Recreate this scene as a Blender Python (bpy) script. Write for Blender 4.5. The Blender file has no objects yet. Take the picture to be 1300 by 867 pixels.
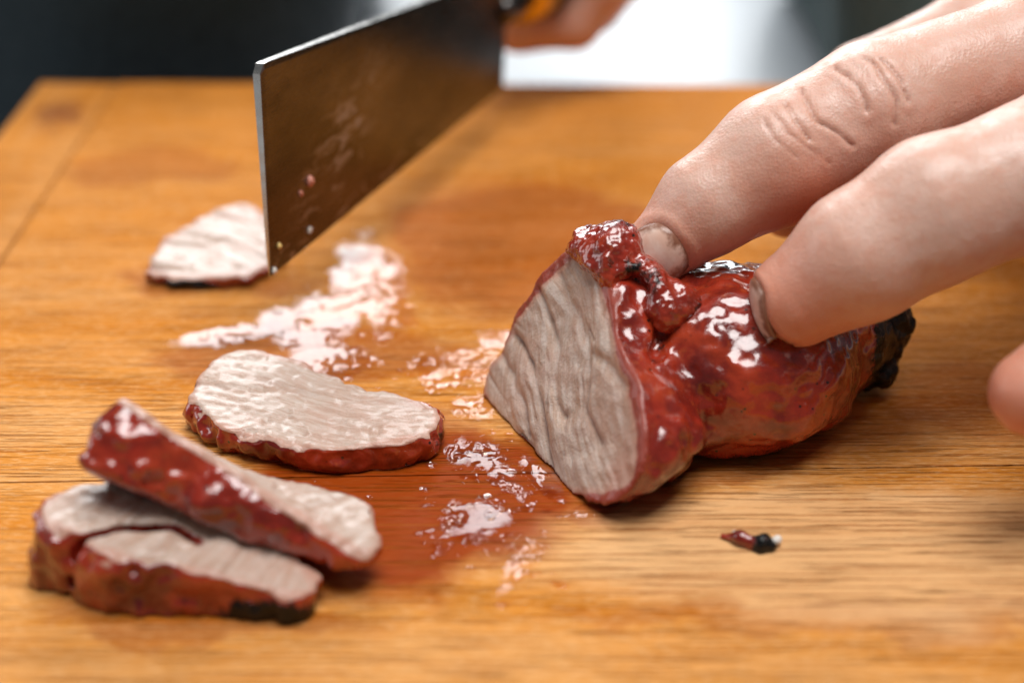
import bpy, math
import numpy as np

# ------------------------------------------------------------------ camera
# All modelling numbers below are centimetres (board top = 0, y runs away from the
# camera); they are turned into metres when a mesh is made.
CM = 0.01
scene = bpy.context.scene
COL = scene.collection

cam_data = bpy.data.cameras.new("camera")
cam = bpy.data.objects.new("camera", cam_data)
COL.objects.link(cam)
cam.location = (0, 0, 15 * CM)
cam.rotation_euler = (math.radians(90 - 28.4), 0, 0)
cam_data.sensor_width = 36.0
cam_data.lens = 36.0 * 2000 / 1300
cam_data.clip_start = 0.01
cam_data.clip_end = 20
cam_data.dof.use_dof = True
cam_data.dof.focus_distance = 0.278
cam_data.dof.aperture_fstop = 7.0
scene.camera = cam

# ------------------------------------------------------------------ world + lamps
world = bpy.data.worlds.new("World")
scene.world = world
world.use_nodes = True
wbg = world.node_tree.nodes["Background"]
wbg.inputs[0].default_value = (0.80, 0.90, 1.0, 1)
wbg.inputs[1].default_value = 0.09


def area_lamp(name, loc, target, sx, sy, power, color):
    l = bpy.data.lights.new(name, 'AREA')
    l.shape = 'RECTANGLE'
    l.size, l.size_y = sx * CM, sy * CM
    l.energy, l.color = power, color
    o = bpy.data.objects.new(name, l)
    COL.objects.link(o)
    o.location = [c * CM for c in loc]
    d = np.array(target, float) - np.array(loc, float)
    from mathutils import Vector
    o.rotation_euler = Vector(d).to_track_quat('-Z', 'Y').to_euler()
    o["kind"] = "helper"
    return o


# the big kitchen window behind the board, a little to the left
area_lamp("window_light", (-14, 150, 70), (-2, 26, 10), 84, 90, 19, (0.93, 0.97, 1.0))
# ceiling lamp panel over the counter
area_lamp("ceiling_light", (13, 15, 118), (3, 25, 0), 84, 64, 19, (1.0, 0.985, 0.965))
# a weaker window on the left
area_lamp("side_window_light", (-130, 52, 46), (0, 25, 2), 70, 60, 3.6, (0.95, 0.98, 1.0))

scene.view_settings.view_transform = 'Standard'
scene.view_settings.look = 'None'
scene.view_settings.exposure = 0.0
scene.view_settings.gamma = 1.0
scene.view_settings.use_curve_mapping = False
scene.render.engine = 'CYCLES'
scene.cycles.use_denoising = True
scene.cycles.max_bounces = 10
scene.cycles.transparent_max_bounces = 12
scene.cycles.sample_clamp_indirect = 6.0

# ==NUMPY== ------------------------------------------------------------ shape helpers
def _hash(ix, iy, iz, seed):
    h = (ix.astype(np.uint32) * np.uint32(374761393) + iy.astype(np.uint32) * np.uint32(668265263)
         + iz.astype(np.uint32) * np.uint32(2147483647) + np.uint32((seed * 974711 + 17) & 0xffffffff))
    h = (h ^ (h >> np.uint32(13))) * np.uint32(1274126177)
    h = (h ^ (h >> np.uint32(16))) * np.uint32(2246822519)
    return ((h ^ (h >> np.uint32(15))) & np.uint32(0xffffff)).astype(np.float32) / 8388607.5 - 1.0


def noise(p, freq=1.0, seed=0):
    """smooth value noise in [-1, 1] at Nx3 points"""
    if np.isscalar(freq):
        freq = (freq, freq, freq)
    q = np.asarray(p, np.float64) * np.array(freq) + 1000.37
    i = np.floor(q).astype(np.int64)
    f = (q - i).astype(np.float32)
    f = f * f * f * (f * (f * 6 - 15) + 10)
    x, y, z = i[:, 0], i[:, 1], i[:, 2]
    fx, fy, fz = f[:, 0], f[:, 1], f[:, 2]
    out = 0
    for dx in (0, 1):
        for dy in (0, 1):
            for dz in (0, 1):
                w = (fx if dx else 1 - fx) * (fy if dy else 1 - fy) * (fz if dz else 1 - fz)
                out = out + w * _hash(x + dx, y + dy, z + dz, seed)
    return out


def fbm(p, freq=1.0, octaves=3, seed=0, gain=0.5):
    a, s, t = 1.0, 0.0, 0.0
    fr = np.array((freq, freq, freq) if np.isscalar(freq) else freq, float)
    for k in range(octaves):
        s = s + a * noise(p, tuple(fr * 2.03 ** k), seed + 31 * k)
        t += a
        a *= gain
    return s / t


def smin(a, b, k):
    h = np.clip(0.5 + 0.5 * (b - a) / k, 0, 1)
    return b + (a - b) * h - k * h * (1 - h)


def smax(a, b, k):
    return -smin(-a, -b, k)


def sstep(x, a, b):
    t = np.clip((x - a) / (b - a), 0, 1)
    return t * t * (3 - 2 * t)


def unit(v):
    v = np.asarray(v, float)
    return v / np.linalg.norm(v)


def rotmat(ax, ay, az):
    ax, ay, az = (math.radians(a) for a in (ax, ay, az))
    cx, sx, cy, sy, cz, sz = math.cos(ax), math.sin(ax), math.cos(ay), math.sin(ay), math.cos(az), math.sin(az)
    X = np.array([[1, 0, 0], [0, cx, -sx], [0, sx, cx]])
    Y = np.array([[cy, 0, sy], [0, 1, 0], [-sy, 0, cy]])
    Z = np.array([[cz, -sz, 0], [sz, cz, 0], [0, 0, 1]])
    return Z @ Y @ X


def sd_ellipsoid(p, c, r, rot=(0, 0, 0)):
    q = (p - np.array(c)) @ rotmat(*rot)
    r = np.array(r, float)
    k0 = np.sqrt(((q / r) ** 2).sum(1)) + 1e-9
    k1 = np.sqrt(((q / (r * r)) ** 2).sum(1)) + 1e-9
    return k0 * (k0 - 1.0) / k1


def sd_cone(p, a, b, ra, rb):
    """capsule whose radius changes along its length; returns distance and parameter"""
    a, b = np.array(a, float), np.array(b, float)
    ab = b - a
    t = np.clip(((p - a) @ ab) / (ab @ ab), 0, 1)
    d = np.sqrt((((p - a) - t[:, None] * ab) ** 2).sum(1)) - (ra + (rb - ra) * t)
    return d, t


def sd_chain(p, pts, k=0.25):
    """smooth chain of round cones through (x, y, z, r) joints"""
    d = None
    for a, b in zip(pts[:-1], pts[1:]):
        e, _ = sd_cone(p, a[:3], b[:3], a[3], b[3])
        d = e if d is None else smin(d, e, k)
    return d


def sd_poly(q, poly):
    """signed distance to a closed polygon in 2-D"""
    poly = np.asarray(poly, float)
    n = len(poly)
    d = np.full(len(q), 1e9)
    s = np.ones(len(q))
    j = n - 1
    for i in range(n):
        e = poly[j] - poly[i]
        w = q - poly[i]
        t = np.clip((w @ e) / (e @ e), 0, 1)
        b = w - t[:, None] * e
        d = np.minimum(d, (b * b).sum(1))
        c1 = q[:, 1] >= poly[i][1]
        c2 = q[:, 1] < poly[j][1]
        c3 = e[0] * w[:, 1] > e[1] * w[:, 0]
        s = np.where((c1 & c2 & c3) | (~c1 & ~c2 & ~c3), -s, s)
        j = i
    return s * np.sqrt(d)


def smooth_poly(poly, n=2):
    p = np.asarray(poly, float)
    for _ in range(n):
        q = np.roll(p, -1, 0)
        p = np.stack([0.75 * p + 0.25 * q, 0.25 * p + 0.75 * q], 1).reshape(-1, 2)
    return p


def line_dist(q, pts):
    """unsigned distance to a polyline (2-D or 3-D) and arc parameter 0..1"""
    pts = np.asarray(pts, float)
    best = np.full(len(q), 1e9)
    par = np.zeros(len(q))
    for i in range(len(pts) - 1):
        e = pts[i + 1] - pts[i]
        w = q - pts[i]
        t = np.clip((w @ e) / (e @ e), 0, 1)
        d = ((w - t[:, None] * e) ** 2).sum(1)
        m = d < best
        best = np.where(m, d, best)
        par = np.where(m, (i + t) / (len(pts) - 1), par)
    return np.sqrt(best), par


def nets(f, lo, hi, h, lip=1.7):
    """surface nets: quads of the zero level of f, evaluated only near the surface"""
    lo, hi = np.array(lo, float), np.array(hi, float)
    B = 4
    nb = np.ceil((hi - lo) / (h * B)).astype(int) + 1
    ci = np.stack(np.meshgrid(*[np.arange(k) for k in nb], indexing='ij'), -1).reshape(-1, 3)
    cv = np.concatenate([f(lo + (c * B + (B - 1) / 2) * h) for c in np.array_split(ci, max(1, len(ci) // 200000))])
    act = np.abs(cv) < B * h * 0.87 * lip
    n = nb * B
    g = np.repeat(np.repeat(np.repeat(cv.reshape(nb).astype(np.float32), B, 0), B, 1), B, 2)
    off = np.stack(np.meshgrid(*[np.arange(B)] * 3, indexing='ij'), -1).reshape(-1, 3)
    ai = ci[act]
    for c in np.array_split(ai, max(1, len(ai) // 4000)):
        idx = (c[:, None, :] * B + off[None]).reshape(-1, 3)
        g[idx[:, 0], idx[:, 1], idx[:, 2]] = f(lo + idx * h)
    s = g < 0
    cnt = sum(s[a:n[0] - 1 + a, b:n[1] - 1 + b, c:n[2] - 1 + c].astype(np.int8)
              for a in (0, 1) for b in (0, 1) for c in (0, 1))
    cells = np.argwhere((cnt > 0) & (cnt < 8))
    vid = np.full(tuple(n - 1), -1, np.int32)
    vid[cells[:, 0], cells[:, 1], cells[:, 2]] = np.arange(len(cells))
    acc = np.zeros((len(cells), 3))
    num = np.zeros(len(cells))
    for ax in range(3):
        o1, o2 = [a for a in range(3) if a != ax]
        for a in (0, 1):
            for b in (0, 1):
                d0 = np.zeros(3, int)
                d0[o1], d0[o2] = a, b
                d1 = d0.copy()
                d1[ax] = 1
                i0, i1 = cells + d0, cells + d1
                v0 = g[i0[:, 0], i0[:, 1], i0[:, 2]]
                v1 = g[i1[:, 0], i1[:, 1], i1[:, 2]]
                m = (v0 < 0) != (v1 < 0)
                t = np.where(m, v0 / np.where(m, v0 - v1, 1), 0)
                pt = d0 + t[:, None] * (d1 - d0)
                acc += np.where(m[:, None], pt, 0)
                num += m
    verts = lo + (cells + acc / num[:, None]) * h
    faces = []
    for ax in range(3):
        o1, o2 = (ax + 1) % 3, (ax + 2) % 3
        sl0 = [slice(None)] * 3
        sl1 = [slice(None)] * 3
        sl0[ax], sl1[ax] = slice(0, n[ax] - 1), slice(1, n[ax])
        a, b = s[tuple(sl0)], s[tuple(sl1)]
        e = np.argwhere(a != b)
        e = e[(e[:, o1] > 0) & (e[:, o2] > 0) & (e[:, o1] < n[o1] - 1) & (e[:, o2] < n[o2] - 1)]
        q = []
        for (u, v) in ((-1, -1), (0, -1), (0, 0), (-1, 0)):
            c = e.copy()
            c[:, o1] += u
            c[:, o2] += v
            q.append(vid[c[:, 0], c[:, 1], c[:, 2]])
        q = np.stack(q, 1)
        inside = a[e[:, 0], e[:, 1], e[:, 2]]
        q[~inside] = q[~inside][:, ::-1]
        faces.append(q)
    faces = np.concatenate(faces)
    faces = faces[(faces >= 0).all(1)]
    return verts, faces


def vnormals(v, f):
    nrm = np.cross(v[f[:, 2]] - v[f[:, 0]], v[f[:, 3]] - v[f[:, 1]])
    out = np.zeros_like(v)
    for k in range(4):
        for c in range(3):
            out[:, c] += np.bincount(f[:, k], nrm[:, c], len(v))
    return out / (np.linalg.norm(out, axis=1)[:, None] + 1e-12)


# ------------------------------------------------------------ shape data: the roast
FACE_O = np.array((-0.56, 25.52, 0.0))
FACE_POLY = smooth_poly([(1.02,3.77), (0.77,3.28), (0.44,2.82), (0.19,2.15), (-0.03,1.64), (-0.07,1.21), (-0.14,0.82), (-0.25,0.33), (-0.02,-0.01), (0.34,-0.16), (1.31,-0.22), (2.39,-0.18), (3.14,-0.18), (3.87,-0.00), (4.50,0.41), (4.91,0.82), (5.00,1.23), (4.60,1.74), (4.05,2.18), (3.45,2.54), (2.90,2.87), (2.29,3.26), (1.58,3.62)])
FACE_U, FACE_V, FACE_N = np.array((0.4369, -0.8995, -0.0000)), np.array((0.3687, 0.1791, 0.9121)), np.array((-0.8205, -0.3985, 0.4099))
FURROWS = [[(0.14,1.40), (1.00,1.28), (1.66,0.94), (2.07,0.62), (2.51,0.26), (2.89,-0.12)],
           [(0.30,2.39), (1.04,2.13), (1.51,1.83), (1.82,1.39), (2.25,1.01), (2.56,0.89)],
           [(0.72,2.88), (1.39,2.59), (2.23,2.40), (2.57,2.06), (2.92,1.37), (3.66,1.11)],
           [(2.63,2.23), (3.34,2.16), (3.68,2.05)],
           [(1.58,0.05), (2.15,-0.09), (2.75,-0.20)],
           [(-0.18,1.01), (0.60,0.85), (1.38,0.56), (1.78,0.17)]]
FINE_FURROWS = [[(-0.02,0.54), (0.50,0.41), (1.05,0.31), (1.70,0.27)], [(0.05,1.12), (0.67,1.04), (1.36,0.85), (1.82,0.57)],
                [(-0.05,1.62), (0.62,1.55), (1.27,1.41)], [(0.10,2.00), (0.76,1.85), (1.34,1.60), (1.79,1.22), (2.08,0.78)],
                [(1.12,2.91), (1.73,2.67), (2.52,2.54)], [(2.40,1.68), (2.88,1.35), (3.16,0.91), (3.66,0.62)],
                [(2.56,0.89), (3.04,0.56), (3.27,0.10)]]
AXIS = unit((0.90, 0.43, 0.0))


def face_coords(p):
    """slide points along the roast's axis onto the cut plane"""
    t = ((p - FACE_O) @ FACE_N) / (AXIS @ FACE_N)
    q = p - t[:, None] * AXIS - FACE_O
    return np.stack([q @ FACE_U, q @ FACE_V], 1), t


CREASE = [(2.95, 24.15, 2.80), (2.69, 23.86, 2.55), (2.48, 23.5, 2.2), (2.30, 22.85, 2.05), (2.25, 22.45, 1.75), (2.40, 22.3, 1.3)]
LIP = [(1.45, 25.3, 3.25, 0.42), (1.75, 24.9, 3.28, 0.50), (2.10, 24.42, 2.86, 0.46),
       (2.65, 24.0, 2.66, 0.34), (3.0, 24.1, 2.68, 0.22)]


def sdf_roast(p):
    q, t = face_coords(p)
    shrink = 0.55 * sstep(t, 0.3, 2.2)
    seg = sd_poly(q, FACE_POLY) * 0.93 + shrink
    seg = smax(seg, t - 1.75 - 0.35 * (p[:, 2] - 1.2), 0.6)
    d = seg
    e2 = sd_ellipsoid(p, (4.05, 24.72, 1.38), (2.0, 2.05, 1.50), (0, 6, 14))
    core = sd_ellipsoid(p, (2.6, 25.0, 1.4), (1.9, 1.6, 1.45), (0, 0, 20))
    d = smin(smin(d, core, 0.2), e2, 0.16)
    e3 = sd_ellipsoid(p, (5.5, 25.75, 1.15), (1.75, 1.30, 1.25), (0, 8, 22))
    d = smin(d, e3, 0.5)
    bulge = sd_ellipsoid(p, (4.9, 24.45, 0.55), (1.35, 0.75, 0.62), (0, 0, 24))
    d = smin(d, bulge, 0.35)
    heel = sd_ellipsoid(p, (3.75, 23.75, 0.50), (1.15, 0.62, 0.55), (0, 0, 16))
    d = smin(d, heel, 0.4)
    foot = sd_ellipsoid(p, (2.3, 22.75, 0.40), (0.8, 0.45, 0.45), (0, 0, 24))
    d = smin(d, foot, 0.3)
    c, _ = line_dist(p, CREASE)
    d = smax(d, 0.10 - c, 0.22)
    d = d + 0.12 * noise(p, 0.9, 5) + 0.055 * noise(p, 2.3, 6)
    cut = (p - FACE_O) @ FACE_N
    cut = cut - 0.05 * noise(p, 0.8, 9)
    d = d + 0.03 * noise(p, 5.0, 8)
    d = smax(d, cut, 0.06)
    return smax(d, -p[:, 2] + 0.01, 0.05)
# ------------------------------------------------------------ shape data: the hands
MIDDLE = [(2.58, 25.40, 3.10, 0.63), (3.46, 25.80, 3.78, 0.89), (4.73, 26.24, 4.48, 1.15),
          (6.53, 26.84, 5.16, 1.27), (9.36, 27.79, 5.84, 1.22), (12.75, 29.34, 6.19, 1.50)]
RING = [(4.84, 23.75, 3.02, 0.84), (5.78, 23.78, 3.74, 1.10), (7.02, 24.00, 4.48, 1.22),
        (8.52, 24.33, 4.91, 1.21), (11.90, 26.72, 5.54, 1.47)]
PINKY = [(8.08, 21.09, 2.71, 0.66), (9.15, 21.43, 3.33, 0.80), (10.62, 22.43, 3.92, 0.92), (13.06, 25.20, 4.74, 1.28)]
INDEX = [(5.42, 28.53, 2.59, 0.62), (6.46, 30.51, 3.52, 0.74), (7.30, 31.41, 4.14, 0.82),
         (9.62, 31.69, 5.07, 0.98), (13.81, 32.48, 6.74, 1.54)]
THUMB = [(9.9, 33.2, 1.9, 0.75), (11.6, 33.8, 2.4, 0.95), (13.8, 33.9, 3.4, 1.15), (17.2, 33.0, 5.2, 1.7)]
WRIST = (21.5, 34.0, 7.2, 2.4)
ELBOW = (34.0, 47.0, 9.5, 3.4)


def sdf_left_hand(p):
    d = sd_chain(p, MIDDLE, 0.22)
    for ch, k in ((RING, 0.10), (PINKY, 0.10), (INDEX, 0.10), (THUMB, 0.12)):
        d = smin(d, sd_chain(p, ch, 0.22), k)
    palm = None
    for ch in (MIDDLE, RING, PINKY, INDEX, THUMB):
        e, _ = sd_cone(p, ch[-1][:3], WRIST[:3], ch[-1][3], 2.0)
        palm = e if palm is None else smin(palm, e, 0.9)
    e, _ = sd_cone(p, WRIST[:3], ELBOW[:3], WRIST[3], ELBOW[3])
    palm = smin(palm, e, 0.9)
    d = smin(d, palm, 0.5)
    return d + 0.03 * noise(p, 0.7, 41)


# cleaver: corners of the blade on its mid plane
TIP_B, TIP_T = np.array((-4.62, 26.97, 1.81)), np.array((-4.62, 27.36, 5.88))
HEEL_B, HEEL_T = np.array((-0.25, 39.2, 1.30)), np.array((-0.20, 39.62, 4.25))
GRIP_A, GRIP_B = np.array((0.15, 40.6, 3.40)), np.array((4.2, 52.0, 3.6))


def sdf_right_hand(p):
    """fist closed round the cleaver's grip"""
    ax = unit(GRIP_B - GRIP_A)
    up = unit(np.array((0, 0, 1)) - ax * ax[2])
    sd = np.cross(ax, up)
    d = None
    for k, (s0, r) in enumerate(((2.0, 0.74), (3.7, 0.78), (5.4, 0.74), (6.9, 0.66))):
        pts = []
        for a in (150, 200, 250, 300, 350, 395):
            a = math.radians(a)
            R = 1.15 + r * 0.80
            c = GRIP_A + ax * (s0 + 0.5 * math.cos(a)) + sd * (math.cos(a) * R) + up * (math.sin(a) * R * 0.92)
            pts.append((*c, r * (0.86 if a > 6.5 else 1.0)))
        e = sd_chain(p, pts, 0.2)
        d = e if d is None else smin(d, e, 0.12)
    pa = GRIP_A + ax * 2.6 - sd * 1.9 + up * 1.0
    pb = GRIP_A + ax * 7.8 - sd * 1.9 + up * 0.8
    palm, _ = sd_cone(p, pa, pb, 1.35, 1.5)
    th, _ = sd_cone(p, pa + up * 0.9, GRIP_A + ax * 1.6 + up * 1.75 + sd * 0.9, 1.0, 0.78)
    palm = smin(palm, th, 0.4)
    wr = GRIP_A + ax * 11.0 - sd * 2.6 + up * 1.6
    e, _ = sd_cone(p, pb, wr, 1.8, 2.3)
    palm = smin(palm, e, 0.8)
    e, _ = sd_cone(p, wr, wr + np.array((-4.0, 16.0, 7.0)), 2.3, 3.2)
    palm = smin(palm, e, 0.8)
    d = smin(d, palm, 0.35)
    return d + 0.03 * noise(p, 0.7, 43)
# ==END==


# ================================================================== Blender helpers
def make_mesh(name, v, f, mat, parent=None, origin=None, attrs=None, smooth=True):
    """v in world centimetres; origin in world centimetres (parent origin if None)"""
    v = np.asarray(v, float)
    po = np.array(parent["_o"]) if parent is not None else None
    if origin is None:
        origin = po if po is not None else np.array((v[:, 0].mean(), v[:, 1].mean(), v[:, 2].min()))
    origin = np.array(origin, float)
    me = bpy.data.meshes.new(name)
    w = (v - origin) * CM
    if isinstance(f, np.ndarray) and f.shape[1] == 4:
        me.vertices.add(len(w))
        me.vertices.foreach_set("co", w.astype(np.float32).ravel())
        me.loops.add(f.size)
        me.loops.foreach_set("vertex_index", f.astype(np.int32).ravel())
        me.polygons.add(len(f))
        me.polygons.foreach_set("loop_start", np.arange(0, f.size, 4, dtype=np.int32))
        me.update(calc_edges=True)
        me.validate()
    else:
        me.from_pydata([tuple(c) for c in w], [], [tuple(int(i) for i in q) for q in f])
    if smooth:
        me.shade_smooth()
    for k, a in (attrs or {}).items():
        a = np.asarray(a, np.float32)
        if a.ndim == 1:
            me.attributes.new(k, 'FLOAT', 'POINT').data.foreach_set("value", a)
        else:
            me.attributes.new(k, 'FLOAT_VECTOR', 'POINT').data.foreach_set("vector", a.ravel())
    me.materials.append(mat)
    o = bpy.data.objects.new(name, me)
    COL.objects.link(o)
    if parent is not None:
        o.parent = parent
        o.location = (origin - po) * CM
    else:
        o.location = origin * CM
    o["_o"] = [float(c) for c in origin]
    return o


def empty(name, origin):
    o = bpy.data.objects.new(name, None)
    COL.objects.link(o)
    o.empty_display_size = 0.01
    o.location = [c * CM for c in origin]
    o["_o"] = [float(c) for c in origin]
    return o


def tag(o, label=None, cat=None, group=None, kind=None):
    if label:
        o["label"] = label
    if cat:
        o["category"] = cat
    if group:
        o["group"] = group
    if kind:
        o["kind"] = kind
    return o


def sdf_object(name, f, lo, hi, h, mat, parent=None, origin=None, detail=None):
    v, q = nets(f, lo, hi, h)
    n = vnormals(v, q)
    attrs = {}
    if detail:
        v, attrs = detail(v, n)
    return make_mesh(name, v, q, mat, parent, origin, attrs)


# ------------------------------------------------------------------ node helpers
class NT:
    def __init__(self, name):
        self.m = bpy.data.materials.new(name)
        self.m.use_nodes = True
        self.t = self.m.node_tree
        self.bsdf = self.t.nodes["Principled BSDF"]
        self.out = self.t.nodes["Material Output"]

    def n(self, typ, ins=None, **kw):
        nd = self.t.nodes.new(typ)
        for k, v in kw.items():
            setattr(nd, k, v)
        for k, v in (ins or {}).items():
            self.set(nd.inputs[k], v)
        return nd

    def set(self, sock, v):
        if isinstance(v, bpy.types.NodeSocket):
            self.t.links.new(v, sock)
        elif isinstance(v, (tuple, list)) and len(v) == 3 and sock.type == 'RGBA':
            sock.default_value = (*v, 1)
        else:
            sock.default_value = v

    def math(self, op, a, b=0.0, c=None, clamp=False):
        nd = self.n('ShaderNodeMath', operation=op, use_clamp=clamp)
        self.set(nd.inputs[0], a)
        self.set(nd.inputs[1], b)
        if c is not None:
            self.set(nd.inputs[2], c)
        return nd.outputs[0]

    def mix(self, fac, a, b, blend='MIX'):
        nd = self.n('ShaderNodeMix', data_type='RGBA', blend_type=blend)
        self.set(nd.inputs[0], fac)
        self.set(nd.inputs[6], a)
        self.set(nd.inputs[7], b)
        return nd.outputs[2]

    def rng(self, v, a, b, c=0.0, d=1.0, smooth=True):
        nd = self.n('ShaderNodeMapRange', interpolation_type='SMOOTHSTEP' if smooth else 'LINEAR')
        for i, x in enumerate((v, a, b, c, d)):
            self.set(nd.inputs[i], x)
        return nd.outputs[0]

    def noise(self, vec, scale, detail=3, rough=0.55, dist=0.0):
        nd = self.n('ShaderNodeTexNoise')
        self.set(nd.inputs['Vector'], vec)
        self.set(nd.inputs['Scale'], scale)
        nd.inputs['Detail'].default_value = detail
        nd.inputs['Roughness'].default_value = rough
        nd.inputs['Distortion'].default_value = dist
        return nd.outputs['Fac']

    def mapping(self, vec, loc=(0, 0, 0), rot=(0, 0, 0), scale=(1, 1, 1)):
        nd = self.n('ShaderNodeMapping')
        self.set(nd.inputs[0], vec)
        nd.inputs[1].default_value = loc
        nd.inputs[2].default_value = rot
        nd.inputs[3].default_value = scale
        return nd.outputs[0]

    def attr(self, name, out='Fac'):
        return self.n('ShaderNodeAttribute', attribute_name=name).outputs[out]

    def cm(self):
        """world position in centimetres"""
        g = self.n('ShaderNodeNewGeometry')
        nd = self.n('ShaderNodeVectorMath', operation='SCALE')
        self.set(nd.inputs[0], g.outputs['Position'])
        nd.inputs['Scale'].default_value = 100
        return nd.outputs[0]

    def ocm(self):
        """object position in centimetres"""
        g = self.n('ShaderNodeTexCoord')
        nd = self.n('ShaderNodeVectorMath', operation='SCALE')
        self.set(nd.inputs[0], g.outputs['Object'])
        nd.inputs['Scale'].default_value = 100
        return nd.outputs[0]

    def bump(self, height, dist_cm, strength=1.0, normal=None):
        nd = self.n('ShaderNodeBump')
        nd.inputs['Strength'].default_value = strength
        nd.inputs['Distance'].default_value = dist_cm * CM
        self.set(nd.inputs['Height'], height)
        if normal is not None:
            self.set(nd.inputs['Normal'], normal)
        return nd.outputs[0]

    def p(self, **kw):
        for k, v in kw.items():
            self.set(self.bsdf.inputs[k.replace('_', ' ')], v)
        return self


def simple_mat(name, col, rough=0.5, metal=0.0, bump=None, vary=0.15):
    m = NT(name)
    c = m.ocm()
    n1 = m.noise(c, 1.3, 4)
    dark = tuple(x * (1 - vary) for x in col)
    light = tuple(min(1, x * (1 + vary)) for x in col)
    m.p(Base_Color=m.mix(n1, dark, light), Roughness=m.rng(m.noise(c, 4, 3), 0.3, 0.7, rough * 0.85, min(1, rough * 1.15)),
        Metallic=metal)
    if bump:
        m.p(Normal=m.bump(m.noise(c, bump[0], 3), bump[1]))
    return m.m


# ------------------------------------------------------------------ materials
def wood_mat(name, along):
    """oiled, well used hardwood; along = 0 grain runs along x, 1 along y"""
    m = NT(name)
    pos = m.cm()
    info = m.n('ShaderNodeObjectInfo')
    oi = info.outputs['Random']
    shade = m.n('ShaderNodeSeparateColor', {0: info.outputs['Color']}).outputs[0]
    shift = m.n('ShaderNodeCombineXYZ', {0: m.math('MULTIPLY', oi, 71.0), 1: m.math('MULTIPLY', oi, 37.0), 2: m.math('MULTIPLY', oi, 13.0)}).outputs[0]
    ps = m.n('ShaderNodeVectorMath', {0: pos, 1: shift}, operation='ADD').outputs[0]
    if along == 1:
        ps = m.mapping(ps, rot=(0, 0, math.radians(90)))
    # wavy growth bands, fine streaks and pores
    warp = m.noise(m.mapping(ps, scale=(0.10, 0.35, 0.3)), 1.0, 3, 0.5)
    wv = m.n('ShaderNodeCombineXYZ', {1: m.math('MULTIPLY', warp, 3.0)}).outputs[0]
    pw = m.n('ShaderNodeVectorMath', {0: ps, 1: wv}, operation='ADD').outputs[0]
    band = m.noise(m.mapping(pw, scale=(0.05, 0.75, 0.5)), 1.0, 4, 0.6)
    streak = m.noise(m.mapping(pw, scale=(0.22, 6.0, 3.0)), 1.0, 4, 0.65)
    cloud = m.noise(pos, 0.32, 3, 0.5)
    pale = (0.70, 0.36, 0.130)
    mid = (0.62, 0.225, 0.024)
    deep = (0.33, 0.078, 0.005)
    col = m.mix(m.rng(band, 0.34, 0.66), pale, mid)
    col = m.mix(m.math('MULTIPLY', m.rng(band, 0.56, 0.76), 0.75), col, deep)
    col = m.mix(m.math('MULTIPLY', m.rng(streak, 0.45, 0.78), 0.26), col, deep)
    col = m.mix(m.math('MULTIPLY', m.rng(cloud, 0.35, 0.7), 0.30), col, mid)
    # each stave has its own shade
    col = m.mix(shade, col, m.mix(0.45, mid, (0.48, 0.135, 0.006)))
    # soaked-in juice and oil (irregular stains), plus painted shade beside the cleaver and under the hand
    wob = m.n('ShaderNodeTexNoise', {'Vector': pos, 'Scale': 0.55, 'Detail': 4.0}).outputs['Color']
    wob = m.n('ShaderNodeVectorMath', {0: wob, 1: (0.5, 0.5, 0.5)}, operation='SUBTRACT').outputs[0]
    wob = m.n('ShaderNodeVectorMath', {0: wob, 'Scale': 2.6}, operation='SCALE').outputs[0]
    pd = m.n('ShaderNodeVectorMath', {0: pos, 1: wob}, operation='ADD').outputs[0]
    soak_shade = None
    for (cx, cy, rx, ry, rot, amt) in STAINS_SHADE:
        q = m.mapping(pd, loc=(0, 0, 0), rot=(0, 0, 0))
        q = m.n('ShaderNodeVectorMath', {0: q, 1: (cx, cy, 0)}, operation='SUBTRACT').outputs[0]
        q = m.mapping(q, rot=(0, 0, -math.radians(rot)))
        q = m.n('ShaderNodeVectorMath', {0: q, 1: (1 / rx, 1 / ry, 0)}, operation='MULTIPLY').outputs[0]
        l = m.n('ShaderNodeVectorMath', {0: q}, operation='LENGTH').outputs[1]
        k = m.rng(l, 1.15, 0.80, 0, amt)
        soak_shade = k if soak_shade is None else m.math('MAXIMUM', soak_shade, k)
    wet_shade_col = m.mix(0.88, m.mix(1.0, col, (0.55, 0.32, 0.15), 'MULTIPLY'), (0.25, 0.034, 0.003))
    col = m.mix(soak_shade, col, wet_shade_col)
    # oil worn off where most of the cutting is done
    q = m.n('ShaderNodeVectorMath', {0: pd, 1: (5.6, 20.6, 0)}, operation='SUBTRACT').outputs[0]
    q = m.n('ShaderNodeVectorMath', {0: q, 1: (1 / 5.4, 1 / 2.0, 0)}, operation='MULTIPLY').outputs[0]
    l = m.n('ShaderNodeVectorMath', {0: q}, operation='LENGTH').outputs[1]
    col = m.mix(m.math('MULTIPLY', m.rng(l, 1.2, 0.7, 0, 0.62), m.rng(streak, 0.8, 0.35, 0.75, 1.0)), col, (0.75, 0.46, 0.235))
    # the red-brown sauce stain in the corner
    q = m.n('ShaderNodeVectorMath', {0: pd, 1: (-12.4, 40.6, 0)}, operation='SUBTRACT').outputs[0]
    q = m.n('ShaderNodeVectorMath', {0: q, 1: (1 / 0.75, 1 / 1.2, 0)}, operation='MULTIPLY').outputs[0]
    l = m.n('ShaderNodeVectorMath', {0: q}, operation='LENGTH').outputs[1]
    col = m.mix(m.rng(l, 1.2, 0.4, 0, 0.7), col, (0.16, 0.035, 0.02))
    # knife scars: long thin anisotropic noise at a few angles
    scars = None
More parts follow.
